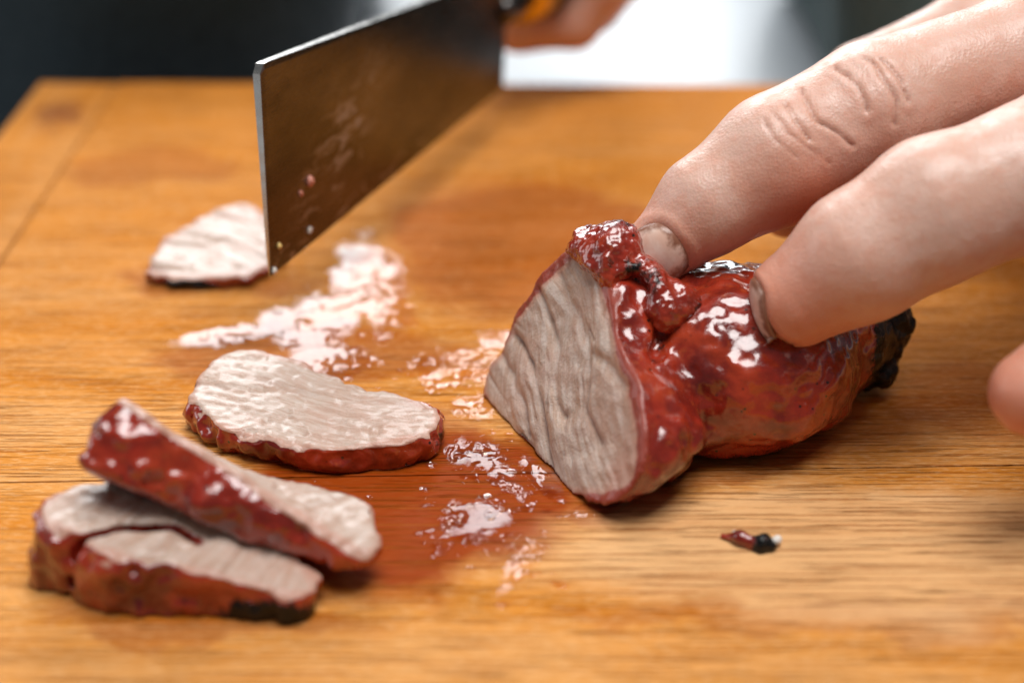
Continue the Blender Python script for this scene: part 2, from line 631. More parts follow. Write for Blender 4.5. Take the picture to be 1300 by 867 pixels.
    for k, (ang, sc) in enumerate(((64, 2.2), (78, 3.0), (-52, 2.0), (90, 2.6))):
        q = m.mapping(pos, loc=(k * 7.3, k * 3.1, 0), rot=(0, 0, math.radians(-ang)), scale=(0.13 * sc, 8.0 * sc, 1))
        nz = m.noise(q, 1.0, 1, 0.4)
        s_ = m.rng(nz, 0.645, 0.69)
        scars = s_ if scars is None else m.math('MAXIMUM', scars, s_)
    col = m.mix(m.math('MULTIPLY', scars, 0.55), col, deep)
    fuzz = m.noise(m.mapping(pos, rot=(0, 0, math.radians(-58)), scale=(4.0, 15.0, 8)), 1.0, 4, 0.6)
    pores = m.noise(m.mapping(ps, scale=(3.0, 26.0, 10)), 1.0, 2, 0.6)
    col = m.mix(m.math('MULTIPLY', m.rng(pores, 0.54, 0.70), 0.14), col, deep)
    col = m.mix(m.math('MULTIPLY', m.rng(fuzz, 0.45, 0.72), m.math('SUBTRACT', 0.5, m.math('MULTIPLY', soak_shade, 0.47))), col, (0.76, 0.44, 0.20))
    dry = m.math('SUBTRACT', 1.0, soak_shade)
    h = m.math('ADD', m.math('MULTIPLY', m.math('MULTIPLY', fuzz, m.math('ADD', m.math('MULTIPLY', dry, 0.75), 0.25)), 1.25), m.math('MULTIPLY', streak, 0.10))
    h = m.math('SUBTRACT', h, m.math('MULTIPLY', scars, 0.8))
    rough = m.math('SUBTRACT', m.rng(m.noise(pos, 1.1, 4), 0.3, 0.7, 0.52, 0.68), m.math('MULTIPLY', soak_shade, 0.12))
    m.p(Base_Color=col, Roughness=rough, Normal=m.bump(h, 0.045, 1.0), Specular_IOR_Level=0.02)
    return m.m


STAINS_SHADE = [(-2.0, 22.3, 3.1, 2.5, 0, 1.0), (1.5, 22.5, 1.3, 1.1, 25, 0.8), (0.4, 32.5, 3.2, 4.2, 20, 0.62),  # last ellipse here is partly the blade's shadow, painted in
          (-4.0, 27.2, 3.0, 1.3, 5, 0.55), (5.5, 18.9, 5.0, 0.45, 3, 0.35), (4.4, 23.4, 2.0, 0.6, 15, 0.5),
          (-6.5, 30.6, 2.2, 0.8, 0, 0.5), (-9.0, 37.0, 2.2, 1.2, 0, 0.35), (-4.6, 18.9, 2.6, 0.6, 0, 0.45), (9.5, 25.5, 2.6, 1.6, 0, 0.4)]  # last ellipse paints the hand's shadow on the wood


def meat_mat():
    """roast pork: glazed red crust, charred bits and pale moist cut faces (vertex masks say where)"""
    m = NT("glazed_roast_pork")
    pos = m.ocm()
    fc = m.attr('fibre', 'Vector')
    cut, char, rim, fur = m.attr('cut'), m.attr('char'), m.attr('rim'), m.attr('furrow')
    # crust
    n1 = m.noise(pos, 1.1, 5, 0.6, 0.4)
    n2 = m.noise(pos, 5.0, 4, 0.6)
    crust = m.mix(m.rng(n1, 0.36, 0.62), (0.13, 0.010, 0.006), (0.30, 0.024, 0.010))
    crust = m.mix(m.math('MULTIPLY', m.rng(m.noise(pos, 0.75, 4, 0.6), 0.48, 0.66), 0.85), crust, (0.39, 0.043, 0.012))
    crust = m.mix(m.math('MULTIPLY', m.rng(n2, 0.56, 0.74), 0.45), crust, (0.44, 0.085, 0.020))
    speck = m.n('ShaderNodeTexVoronoi', {'Vector': pos, 'Scale': 4.2}).outputs['Distance']
    crust = m.mix(m.math('MULTIPLY', m.rng(speck, 0.17, 0.09), m.rng(n1, 0.42, 0.58)), crust, (0.020, 0.008, 0.006))
    charc = m.mix(m.rng(m.noise(pos, 9, 3), 0.45, 0.7), (0.004, 0.0045, 0.005), (0.014, 0.010, 0.008))
    cn = m.rng(m.math('ADD', char, m.math('MULTIPLY', m.math('SUBTRACT', n2, 0.5), 0.9)), 0.42, 0.62)
    crust = m.mix(cn, crust, charc)
    # cut meat
    f1 = m.noise(m.mapping(fc, scale=(1.0, 7.0, 1.0)), 1.0, 4, 0.6, 0.3)
    f2 = m.noise(m.mapping(fc, scale=(3.5, 30.0, 1.0)), 1.0, 3, 0.6)
    f3 = m.noise(pos, 0.8, 3)
    flesh = m.mix(m.rng(f1, 0.35, 0.66), (0.43, 0.28, 0.205), (0.545, 0.425, 0.355))
    flesh = m.mix(m.math('MULTIPLY', m.rng(f2, 0.45, 0.7), 0.14), flesh, (0.64, 0.53, 0.47))
    flesh = m.mix(m.math('MULTIPLY', m.rng(f3, 0.45, 0.7), 0.35), flesh, (0.50, 0.285, 0.215))
    rn = m.math('ADD', rim, m.math('MULTIPLY', m.math('SUBTRACT', m.noise(pos, 2.4, 4), 0.5), 0.55))
    flesh = m.mix(m.math('MULTIPLY', m.rng(rn, 0.35, 0.85), 0.55), flesh, (0.47, 0.19, 0.125))
    flesh = m.mix(m.rng(rn, 0.80, 0.97), flesh, (0.27, 0.035, 0.015))
    flesh = m.mix(m.math('MULTIPLY', fur, 0.6), flesh, (0.22, 0.095, 0.055))
    edge = m.math('ADD', cut, m.math('MULTIPLY', m.math('SUBTRACT', n2, 0.5), 0.5))
    k = m.rng(edge, 0.40, 0.60)
    col = m.mix(k, crust, flesh)
    h_crust = m.math('ADD', m.math('MULTIPLY', m.noise(pos, 9.0, 3, 0.55), 0.34), m.math('MULTIPLY', n2, 0.45))
    h_crust = m.math('ADD', h_crust, m.math('MULTIPLY', m.math('MULTIPLY', m.noise(pos, 14, 3), cn), 1.1))
    h_cut = m.math('ADD', m.math('MULTIPLY', f2, 0.35), m.math('MULTIPLY', m.noise(pos, 12, 4, 0.65), 0.9))
    hh = m.n('ShaderNodeMix', {0: k, 2: h_crust, 3: h_cut}, data_type='FLOAT').outputs[0]
    r_crust = m.rng(m.noise(pos, 2.2, 4), 0.35, 0.65, 0.14, 0.28)
    r_cut = m.rng(m.noise(pos, 3.0, 4), 0.35, 0.65, 0.42, 0.62)
    rr = m.n('ShaderNodeMix', {0: k, 2: r_crust, 3: r_cut}, data_type='FLOAT').outputs[0]
    m.p(Base_Color=col, Roughness=rr, Normal=m.bump(hh, 0.035, 0.85), Specular_IOR_Level=m.math('SUBTRACT', 0.45, m.math('MULTIPLY', cn, 0.25)),
        Subsurface_Weight=m.math('MULTIPLY', k, 0.22), Subsurface_Radius=(1.0, 0.45, 0.3), Subsurface_Scale=0.0022,
        Coat_Weight=m.math('MULTIPLY', m.math('SUBTRACT', 1.0, m.math('MULTIPLY', k, 0.62)), m.math('SUBTRACT', 1.0, m.math('MULTIPLY', cn, 0.75))), Coat_Roughness=m.math('ADD', 0.06, m.math('MULTIPLY', k, 0.10)))
    return m.m


def skin_mat():
    m = NT("skin")
    pos = m.cm()
    red, cre = m.attr('flush_shade'), m.attr('crease')
    n1 = m.noise(pos, 0.9, 4)
    n2 = m.noise(pos, 3.5, 4)
    col = m.mix(m.rng(n1, 0.3, 0.7), (0.60, 0.36, 0.275), (0.65, 0.435, 0.355))
    col = m.mix(m.math('MULTIPLY', m.rng(n2, 0.42, 0.70), 0.42), col, (0.58, 0.26, 0.17))
    col = m.mix(m.math('MULTIPLY', red, 0.85), col, (0.58, 0.17, 0.085))
    col = m.mix(m.math('MULTIPLY', cre, 0.55), col, (0.36, 0.13, 0.075))
    pores = m.n('ShaderNodeTexVoronoi', {'Vector': pos, 'Scale': 19.0, 'Randomness': 1.0}).outputs['Distance']
    lines = m.noise(m.mapping(pos, rot=(0, math.radians(22), math.radians(-18)), scale=(19, 6, 6)), 1.0, 4, 0.6)
    h = m.math('ADD', m.math('MULTIPLY', pores, 0.5), m.math('MULTIPLY', lines, 0.8))
    m.p(Base_Color=col, Roughness=m.rng(n2, 0.3, 0.7, 0.33, 0.50), Normal=m.bump(h, 0.0125, 0.8),
        Subsurface_Weight=0.28, Subsurface_Radius=(1.0, 0.35, 0.2), Subsurface_Scale=0.0035, Specular_IOR_Level=0.5)
    return m.m


def grease_mat(name, size, lo, hi, milk, rough=0.05, slope=0.36, ragged=2.0):
    """thin wet film of meat juice and fat: see-through with a glossy skin"""
    m = NT(name)
    pos = m.cm()
    gl = m.n('ShaderNodeBsdfGlossy', {'Color': (1, 1, 1), 'Roughness': rough})
    st = m.mapping(pos, rot=(0, 0, math.radians(28)), scale=(1.5, 0.8, 1))
    h = m.math('ADD', m.noise(st, size, 1.5), m.math('MULTIPLY', m.noise(st, size * 2.4, 1), 0.22))
    h = m.math('ADD', m.math('MULTIPLY', h, m.rng(m.noise(pos, 1.1, 2), 0.38, 0.66, 0.10, 1.25)), m.math('MULTIPLY', m.noise(pos, size * 0.35, 1), 1.1))
    nrm = m.bump(h, slope / size, 1.0)
    m.set(gl.inputs['Normal'], nrm)
    tr = m.n('ShaderNodeBsdfTransparent', {'Color': (0.98, 0.93, 0.85)})
    df = m.n('ShaderNodeBsdfDiffuse', {'Color': (0.80, 0.74, 0.68)})
    milky = m.rng(m.noise(pos, 2.4, 4), 0.45, 0.70, 0.0, milk)
    base = m.n('ShaderNodeMixShader', {0: milky, 1: tr.outputs[0], 2: df.outputs[0]})
    fr = m.n('ShaderNodeFresnel', {'IOR': 1.50})
    mx = m.n('ShaderNodeMixShader', {0: fr.outputs[0], 1: base.outputs[0], 2: gl.outputs[0]})
    # the film thins out to nothing at its rim
    wet = m.attr('wet')
    al = m.rng(m.math('ADD', wet, m.math('MULTIPLY', m.math('SUBTRACT', m.noise(m.mapping(pos, rot=(0, 0, math.radians(20)), scale=(1.6, 0.7, 1)), 1.5, 5, 0.62), 0.5), ragged)), lo, hi)
    clear = m.n('ShaderNodeBsdfTransparent', {'Color': (1, 1, 1)})
    mx = m.n('ShaderNodeMixShader', {0: al, 1: clear.outputs[0], 2: mx.outputs[0]})
    m.t.links.new(mx.outputs[0], m.out.inputs[0])
    return m.m


def steel_mat():
    m = NT("brushed_steel")
    pos = m.ocm()
    brush = m.noise(m.mapping(pos, rot=(0, 0, math.radians(-70)), scale=(1.2, 3.0, 60.0)), 1.0, 3, 0.6)
    cloud = m.rng(m.noise(m.mapping(pos, scale=(0.5, 0.25, 0.8)), 1.0, 4), 0.3, 0.7)
    smear = m.attr('smear')
    sm = m.math('MULTIPLY', smear, m.rng(m.noise(m.mapping(pos, rot=(math.radians(35), 0, 0), scale=(2.0, 1.0, 3.6)), 1.0, 5, 0.65, 0.6), 0.47, 0.66))
    col = m.mix(cloud, (0.05, 0.046, 0.043), (0.13, 0.12, 0.115))  # face colour darkened to carry its dim reflection
    col = m.mix(m.math('MULTIPLY', sm, 0.85), col, (0.50, 0.47, 0.45))
    m.p(Base_Color=col, Metallic=m.math('SUBTRACT', 1.0, m.math('MULTIPLY', sm, 0.55)),
        Roughness=m.math('ADD', m.rng(brush, 0.3, 0.7, 0.20, 0.30), m.math('MULTIPLY', sm, 0.25)),
        Normal=m.bump(brush, 0.0008, 0.3))
    return m.m


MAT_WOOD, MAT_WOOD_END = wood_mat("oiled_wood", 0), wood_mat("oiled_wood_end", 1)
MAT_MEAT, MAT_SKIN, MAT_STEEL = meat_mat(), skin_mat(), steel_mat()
MAT_GREASE = grease_mat("meat_juice", 2.2, 0.05, 0.60, 0.05, 0.07, 0.15, 1.3)
MAT_DROP = grease_mat("juice_drop", 1.0, -2.0, -1.0, 0.0)
MAT_BEADS = grease_mat("beaded_meat_juice", 4.2, 0.35, 0.95, 0.0, 0.05, 0.28)


def nail_mat():
    m = NT("fingernail")
    pos = m.cm()
    e = m.attr('edge')
    col = m.mix(m.rng(m.noise(pos, 3.5, 4), 0.35, 0.7), (0.70, 0.45, 0.35), (0.78, 0.60, 0.51))
    col = m.mix(m.rng(m.math('ADD', e, m.math('MULTIPLY', m.math('SUBTRACT', m.noise(pos, 5, 4), 0.5), 0.8)), 0.58, 0.90, 0, 0.9), col, (0.19, 0.06, 0.025))
    m.p(Base_Color=col, Roughness=0.32,
        Normal=m.bump(m.noise(m.mapping(pos, scale=(9, 3, 3)), 1.0, 2), 0.012, 0.5))
    return m.m


MAT_NAIL = nail_mat()
MAT_EDGE = simple_mat("edge_highlight_steel", (0.50, 0.48, 0.45), 0.26, metal=1.0)  # lighter copy of the blade steel, colour raised for the spine's highlight
MAT_COUNTER = simple_mat("pale_stone_counter", (0.52, 0.55, 0.58), 0.33)
MAT_ENAMEL = simple_mat("black_enamel", (0.003, 0.019, 0.029), 0.6, bump=(6, 0.01))
MAT_TOWEL = simple_mat("dark_green_cloth", (0.05, 0.085, 0.085), 0.85, bump=(12, 0.05))
MAT_SLEEVE = simple_mat("charcoal_cotton", (0.03, 0.034, 0.04), 0.9, bump=(14, 0.04))
MAT_HANDLE = simple_mat("dark_handle_wood", (0.055, 0.030, 0.016), 0.45)
MAT_BRASS = simple_mat("yellow_brass", (0.75, 0.48, 0.08), 0.30, metal=1.0)
MAT_FAT = simple_mat("white_fat", (0.72, 0.66, 0.60), 0.35)
MAT_PINK = simple_mat("pink_meat_scrap", (0.62, 0.24, 0.17), 0.35)
MAT_GOLD = simple_mat("yellow_fat_scrap", (0.72, 0.48, 0.16), 0.3)


# ================================================================== the setting
def slab(x0, x1, ya0, ya1, yb0, yb1, z0, z1, b):
    """board stave: near edge runs ya0->ya1, far edge yb0->yb1, with a small bevel b on top"""
    v = []
    for x, ya, yb, s in ((x0, ya0, yb0, 1), (x1, ya1, yb1, -1)):
        v += [(x, ya, z0), (x, ya, z1 - b), (x + s * b, ya + b, z1), (x + s * b, yb - b, z1), (x, yb, z1 - b), (x, yb, z0)]
    f = [(0, 1, 2, 3, 4, 5), (11, 10, 9, 8, 7, 6)]
    for i in range(6):
        j = (i + 1) % 6
        f.append((i, i + 6, j + 6, j))
    return np.array(v, float), f


v = np.array([(-140, -30, -3.6), (140, -30, -3.6), (140, 95, -3.6), (-140, 95, -3.6)], float)
vb = v.copy()
vb[:, 2] -= 3
counter = make_mesh("counter", np.vstack([v, vb]),
                    [(0, 1, 2, 3), (7, 6, 5, 4), (0, 4, 5, 1), (1, 5, 6, 2), (2, 6, 7, 3), (3, 7, 4, 0)],
                    MAT_COUNTER, smooth=False)
tag(counter, "pale glossy stone kitchen counter under the cutting board", "counter", kind="structure")

board = empty("cutting_board", (4, 25, -3.6))
tag(board, "large orange-brown wooden cutting board of joined staves with end caps", "cutting board")
rs = np.random.RandomState(4)
joints = [(7.5, 0), (11.1, 0.01), (15.0, 0.015), (18.95, 0.022), (22.93, 0.031), (26.85, 0.022), (30.7, 0.012), (34.6, 0.004), (38.5, -0.004), (43.25, -0.012)]
for (ya, sa), (yb, sb) in zip(joints[:-1], joints[1:]):
    x0, x1, g = -11.26, 21.7, 0.0015
    ga, gb = (0.017 if abs(k - 22.93) < 0.1 else 0.0015 for k in (ya, yb))
    vv, ff = slab(x0, x1, ya + sa * x0 + ga, ya + sa * x1 + ga, yb + sb * x0 - gb, yb + sb * x1 - gb, -3.6, rs.uniform(-0.0015, 0.0015), 0.005)
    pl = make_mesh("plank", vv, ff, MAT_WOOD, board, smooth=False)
    pl.color = (float(np.interp((ya + yb) / 2, (17, 21, 25, 29, 41), (0.32, 0.12, 0.25, 0.55, 0.75))), 0, 0, 1)
for x0, x1 in ((-13.6, -11.32), (21.76, 24.1)):
    vv, ff = slab(x0, x1, 7.4, 7.4, 43.45, 43.35, -3.6, 0.0, 0.06)
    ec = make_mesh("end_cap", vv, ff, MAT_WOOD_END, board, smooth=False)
    ec.color = (0.6, 0, 0, 1)


# ================================================================== the roast
def curve_dist(q, lines):
    d = np.full(len(q), 1e9)
    for l in lines:
        e, _ = line_dist(q, l)
        d = np.minimum(d, e)
    return d


def roast_detail(v, n):
    q, _ = face_coords(v)
    plane = (v - FACE_O) @ FACE_N
    cut = sstep(n @ FACE_N, 0.35, 0.80) * sstep(plane, -0.35, -0.12)
    inner = -sd_poly(q, FACE_POLY)
    rim = 1 - sstep(inner, 0.02, 0.42)
    rim = np.maximum(rim, 0.75 * sstep(q[:, 0], 3.3, 4.6) * (1 - sstep(q[:, 1], 1.4, 2.4)))
    wob = np.stack([noise(v, 1.2, 70), noise(v, 1.2, 71)], 1) * 0.11
    qw = q + wob
    d = curve_dist(qw, FURROWS)
    deep = np.exp(-(d / 0.040) ** 2) * np.clip(0.40 + 1.1 * noise(v, 1.3, 77), 0.0, 1)
    d2 = curve_dist(qw + wob * 0.6, FINE_FURROWS)
    deep = np.maximum(deep, 0.65 * np.exp(-(d2 / 0.032) ** 2) * np.clip(0.15 + 1.1 * noise(v, 1.7, 69), 0.0, 1))
    ridge = np.exp(-((d - 0.12) / 0.07) ** 2)
    # fibre bundles follow the furrows: rotate local coordinates
    fib = np.stack([q[:, 0] * 0.80 - q[:, 1] * 0.60, q[:, 0] * 0.60 + q[:, 1] * 0.80, 0 * q[:, 0]], 1)
    warp = 0.35 * noise(v, 0.6, 72)
    fib[:, 1] += warp
    bund = noise(fib * np.array((0.8, 5.0, 1)), 1.0, 73)
    bund2 = noise(fib * np.array((2.5, 13.0, 1)), 1.0, 74)
    valley = 1 - np.exp(-(d / 0.13) ** 2)
    disp_cut = -0.05 * deep + 0.055 * (valley - 0.6) + 0.03 * ridge * np.clip(0.3 + noise(v, 0.9, 78), 0, 1) + 0.045 * noise(fib * np.array((0.5, 1.6, 1)), 1.0, 79) + 0.013 * bund + 0.008 * bund2 + 0.03 * noise(v, 1.6, 76) + 0.02 * noise(v, 5, 75)
    lump = fbm(v, 4.0, 3, 80)
    disp_crust = 0.045 * fbm(v, 1.8, 3, 81) + 0.010 * lump
    v = v + n * (cut * disp_cut + (1 - cut) * disp_crust)[:, None]
    v[:, 2] = np.maximum(v[:, 2], 0.004)
    char = 0.95 * sstep(v[:, 0], 6.0, 6.9) + 0.6 * sstep(v[:, 1], 25.6, 26.4) * sstep(v[:, 2], 1.6, 2.4)
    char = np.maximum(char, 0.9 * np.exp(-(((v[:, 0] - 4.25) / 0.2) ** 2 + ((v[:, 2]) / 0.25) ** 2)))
    c, _ = line_dist(v, CREASE)
    char = np.maximum(char, 0.62 * np.exp(-(c / 0.16) ** 2))
    return v, {'cut': cut, 'rim': rim, 'char': np.clip(char, 0, 1), 'furrow': cut * np.clip(deep, 0, 1), 'fibre': fib}


roast = empty("roast_pork", (3.6, 24.8, 0))
tag(roast, "glazed red roast pork piece held under the fingers, its cut end pale", "roast pork")
sdf_object("body", sdf_roast, (-1.0, 20.6, -0.2), (8.0, 28.4, 4.2), 0.04, MAT_MEAT, roast, detail=roast_detail)


def blob_attrs(v, char):
    z = np.zeros(len(v))
    return {'cut': z, 'rim': z, 'char': z + char, 'furrow': z, 'fibre': v}


def sdf_lip(p):
    d = sd_chain(p, LIP, 0.3)
    hole = sd_ellipsoid(p, (2.1, 24.05, 3.0), (0.28, 0.3, 0.2))
    d = smax(d, -hole, 0.2)
    return d + 0.11 * noise(p, 1.8, 91) + 0.05 * noise(p, 4.2, 92)


def lip_detail(v, n):
    v = v + n * (0.05 * fbm(v, 6.0, 3, 93))[:, None]
    return v, blob_attrs(v, 0.30 + 0.28 * noise(v, 2.0, 94))


sdf_object("crust_flap", sdf_lip, (0.7, 23.3, 2.2), (3.6, 26.1, 4.2), 0.03, MAT_MEAT, roast, detail=lip_detail)


def sdf_charred(p):
    d = sd_ellipsoid(p, (6.90, 26.30, 0.98), (0.46, 0.78, 0.85), (0, 10, 20))
    d = smin(d, sd_ellipsoid(p, (6.75, 25.75, 0.55), (0.35, 0.4, 0.45)), 0.2)
    return d + 0.13 * noise(p, 1.9, 95) + 0.06 * noise(p, 4.5, 96)


sdf_object("charred_tip", sdf_charred, (5.8, 24.8, 0.0), (8.0, 27.8, 2.6), 0.035, MAT_MEAT, roast,
           detail=lambda v, n: (v + n * (0.06 * fbm(v, 6.0, 3, 97))[:, None], blob_attrs(v, 1.0)))


# ================================================================== slices
def make_slice(name, label, O, N, poly, thick, seed, char_at=(), wedge=0.0, bend=None, cleft=None, h=0.04, grain=20, rimw=0.17, rim_amt=0.72, rot=0.0, bulge=0.12, streaky=0.3):
    """slab of meat; poly in the (u, v) plane through O with normal N, thick(u) downwards"""
    O, N = np.array(O, float), unit(N)
    U = unit(np.array((1, 0, 0)) - N * N[0])
    V = np.cross(N, U)
    a_ = math.radians(rot)
    U, V = U * math.cos(a_) + V * math.sin(a_), V * math.cos(a_) - U * math.sin(a_)
    P = smooth_poly(poly)

    def loc(p):
        q = p - O
        a = np.stack([q @ U, q @ V, q @ N], 1)
        if bend is not None:
            a = bend(a)
        return a

    def f(p):
        a = loc(p)
        th = thick(a[:, 0])
        inset = bulge * (0.35 - np.sin(math.pi * np.clip(-a[:, 2] / th, 0, 1) ** 0.8))
        d2 = sd_poly(a[:, :2], P) + inset + 0.08 * noise(p, 2.2, seed) + 0.13 * noise(p, 0.8, seed + 1) + 0.065 * noise(p, 4.5, seed + 11)
        top = a[:, 2] + 0.06 * noise(p, 0.7, seed + 2)
        d = smax(d2, top, 0.06)
        d = smax(d, -a[:, 2] - th, 0.12)
        if cleft is not None:
            c, _ = line_dist(a[:, :2], cleft)
            d = smax(d, 0.05 - c, 0.18)
        return smax(d, -p[:, 2] + 0.012, 0.03) * 0.95

    def detail(v, n):
        a = loc(v)
        topness = sstep(n @ N, 0.40, 0.80) if bend is None else sstep(a[:, 2], -0.14, -0.03) * sstep(n @ N, 0.0, 0.5)
        topness = topness * sstep(a[:, 2], -0.30, -0.12)
        bot = sstep(-(n @ N), 0.6, 0.9)
        cut = np.maximum(topness, bot)
        inner = -sd_poly(a[:, :2], P)
        rim = rim_amt * (1 - sstep(inner, 0.02, rimw * 2))
        g = math.radians(grain)
        fib = np.stack([a[:, 0] * math.cos(g) + a[:, 1] * math.sin(g), -a[:, 0] * math.sin(g) + a[:, 1] * math.cos(g), a[:, 2]], 1)
        fib[:, 1] += 0.4 * noise(v, 0.5, seed + 3)
        b1 = noise(fib * np.array((0.7, 4.0, 0.5)), 1.0, seed + 4)
        b2 = noise(fib * np.array((2.4, 11.0, 1.0)), 1.0, seed + 5)
        fur = sstep(-b1, 0.45, 0.8)
        dc = (0.011 + 0.05 * max(0, streaky - 0.3)) * b1 + 0.011 * b2 + 0.018 * noise(v, 7, seed + 6) - 0.012 * fur + 0.022 * noise(v, 1.7, seed + 9) - 0.05 * sstep(noise(v, 3.1, seed + 12), 0.5, 0.8)
        dk = 0.08 * fbm(v, 2.0, 3, seed + 7) + 0.02 * fbm(v, 7.0, 2, seed + 8)
        v = v + n * (cut * dc + (1 - cut) * dk)[:, None]
        v[:, 2] = np.maximum(v[:, 2], 0.004)
        char = np.zeros(len(v))
        for (c, r) in char_at:
            char = np.maximum(char, np.exp(-(((v - np.array(c)) / np.array(r)) ** 2).sum(1)))
        return v, {'cut': cut, 'rim': rim, 'char': char, 'furrow': fur * cut * streaky, 'fibre': fib}

    R = np.abs(np.array(poly)).max() + 0.7
    lo = np.maximum(O - R, (-99, -99, -0.15))
    hi = O + np.array((R, R, min(R, 1.9)))
    o = sdf_object(name, f, lo, hi, h, MAT_MEAT, None, (O[0], O[1], 0.0), detail)
    return tag(o, label, "meat slice", "cut slices of roast pork")


A_POLY = [(-2.17,0.25), (-1.98,0.78), (-1.65,1.28), (-1.43,1.42), (-1.05,1.25), (-0.42,0.92), (0.21,0.57), (0.82,0.25), (1.41,-0.01), (1.86,-0.32), (2.22,-0.58), (2.40,-0.70), (2.41,-1.02), (2.33,-1.38), (1.93,-1.62), (1.40,-1.78), (0.60,-1.97), (0.05,-1.85), (-0.52,-1.62), (-1.10,-1.38), (-1.71,-1.02), (-2.13,-0.52)]
make_slice("pork_slice", "flat pork slice with moist pale face and thin red rim, not overlapped", (-3.7, 24.8, 0.66), (0, -0.06, 1), A_POLY,
           lambda u: 0.62 + 0 * u, 200, char_at=(((-5.85, 25.3, 0.4), (0.5, 0.5, 0.5)), ((-5.5, 26.0, 0.6), (0.6, 0.4, 0.4)), ((-1.45, 23.7, 0.2), (0.35, 0.3, 0.3))), grain=-18)
C_POLY = [(-2.31,-0.66), (-2.18,-0.21), (-1.86,0.20), (-1.50,0.42), (-0.72,0.45), (0.07,0.35), (0.90,-0.05), (1.62,-0.73), (2.11,-1.32), (2.10,-1.72), (1.60,-1.78), (1.0,-1.68), (0.4,-1.58), (-0.29,-1.55), (-0.88,-1.48), (-1.32,-1.36), (-1.55,-1.10), (-1.88,-1.00), (-2.2,-0.9)]
make_slice("pork_slice", "thick pork slice with tall red crust, black burnt edge and a cleft", (-5.0, 20.6, 0.90), (0.20, -0.02, 1), C_POLY,
           lambda u: 1.5 + 0 * u, 300, char_at=(((-3.6, 18.8, 0.12), (1.0, 0.8, 0.36)), ((-4.9, 21.3, 0.9), (0.8, 0.3, 0.3))),
           cleft=[(-1.55, -1.1), (-1.0, -0.75), (-0.2, -0.55), (0.2, -0.8)], grain=70)
D_POLY = [(-1.30,-1.50), (-1.15,-0.40), (-0.70,0.75), (-0.10,1.65), (0.40,1.85), (0.95,1.15), (1.45,-0.10), (1.55,-1.10), (1.10,-1.65), (0.60,-1.90), (-0.10,-1.92), (-0.80,-1.80)]
make_slice("pork_slice", "small striped pork slice lying behind the cleaver tip", (-6.62, 32.0, 0.36), (0.0, -0.03, 1), D_POLY,
           lambda u: 0.42 + 0 * u, 400, char_at=(((-7.0, 30.0, 0.1), (0.9, 0.3, 0.2)),), grain=-25, streaky=1.3)


def twist(a):
    """the leaning slice: rolled back at its left end, flatter at its right end"""
    ang = np.radians(np.interp(a[:, 0], (-2.4, 0.0, 2.4), (50, 34, -6)))
    c, s = np.cos(ang), np.sin(ang)
    y, z = a[:, 1], a[:, 2] - np.interp(a[:, 0], (-2.4, 2.4), (0.12, -0.05))
    return np.stack([a[:, 0], y * c - z * s, y * s + z * c], 1)


B_POLY = [(-2.30, -0.45), (-2.05, 0.55), (-1.2, 1.1), (0.0, 1.35), (1.2, 1.25), (2.0, 0.8), (2.40, 0.10), (2.30, -0.30), (1.5, -0.33), (0.4, -0.28), (-0.8, -0.40), (-1.6, -0.62), (-2.1,-0.66)]
make_slice("pork_slice", "pork slice leaning on another, its dark red glazed side turned up", (-4.08, 20.52, 1.50), (0.31, -0.09, 1), B_POLY,
           lambda u: np.interp(u, (-2.4, 0.5, 2.4), (1.20, 0.85, 0.38)), 500, bend=twist, rot=-22, bulge=0.12,
           char_at=(((-6.9, 21.6, 1.6), (0.35, 0.5, 0.5)), ((-6.3, 22.0, 2.0), (0.35, 0.35, 0.3))), grain=60)


# ================================================================== left hand on the roast
CREASES = [
    [(4.70, 25.88, 5.66), (4.86, 25.53, 5.46), (5.10, 25.32, 5.21)],
    [(5.01, 26.15, 5.83), (5.11, 25.80, 5.69), (5.22, 25.57, 5.51), (5.53, 25.44, 5.32), (5.85, 25.39, 5.10)],
    [(5.61, 26.42, 6.14), (5.80, 26.11, 6.08), (5.94, 25.91, 5.97), (6.04, 25.71, 5.78), (6.09, 25.61, 5.61)],
    [(6.08, 26.38, 6.32), (6.24, 26.15, 6.25), (6.38, 25.91, 6.09), (6.56, 25.68, 5.79), (6.55, 25.54, 5.40)],
    [(6.37, 26.25, 6.33), (6.51, 26.08, 6.24), (6.66, 25.91, 6.09), (6.79, 25.69, 5.76)]]
FINE_CREASES = [
    [(4.53, 25.64, 5.51), (4.73, 25.39, 5.33), (5.07, 25.25, 5.09), (5.46, 25.25, 4.80)],
    [(4.36, 25.55, 5.39), (4.56, 25.31, 5.22), (4.87, 25.15, 4.96)],
    [(4.46, 25.87, 5.60), (4.53, 25.64, 5.51)],
    [(4.32, 25.68, 5.46), (4.36, 25.55, 5.39)]]


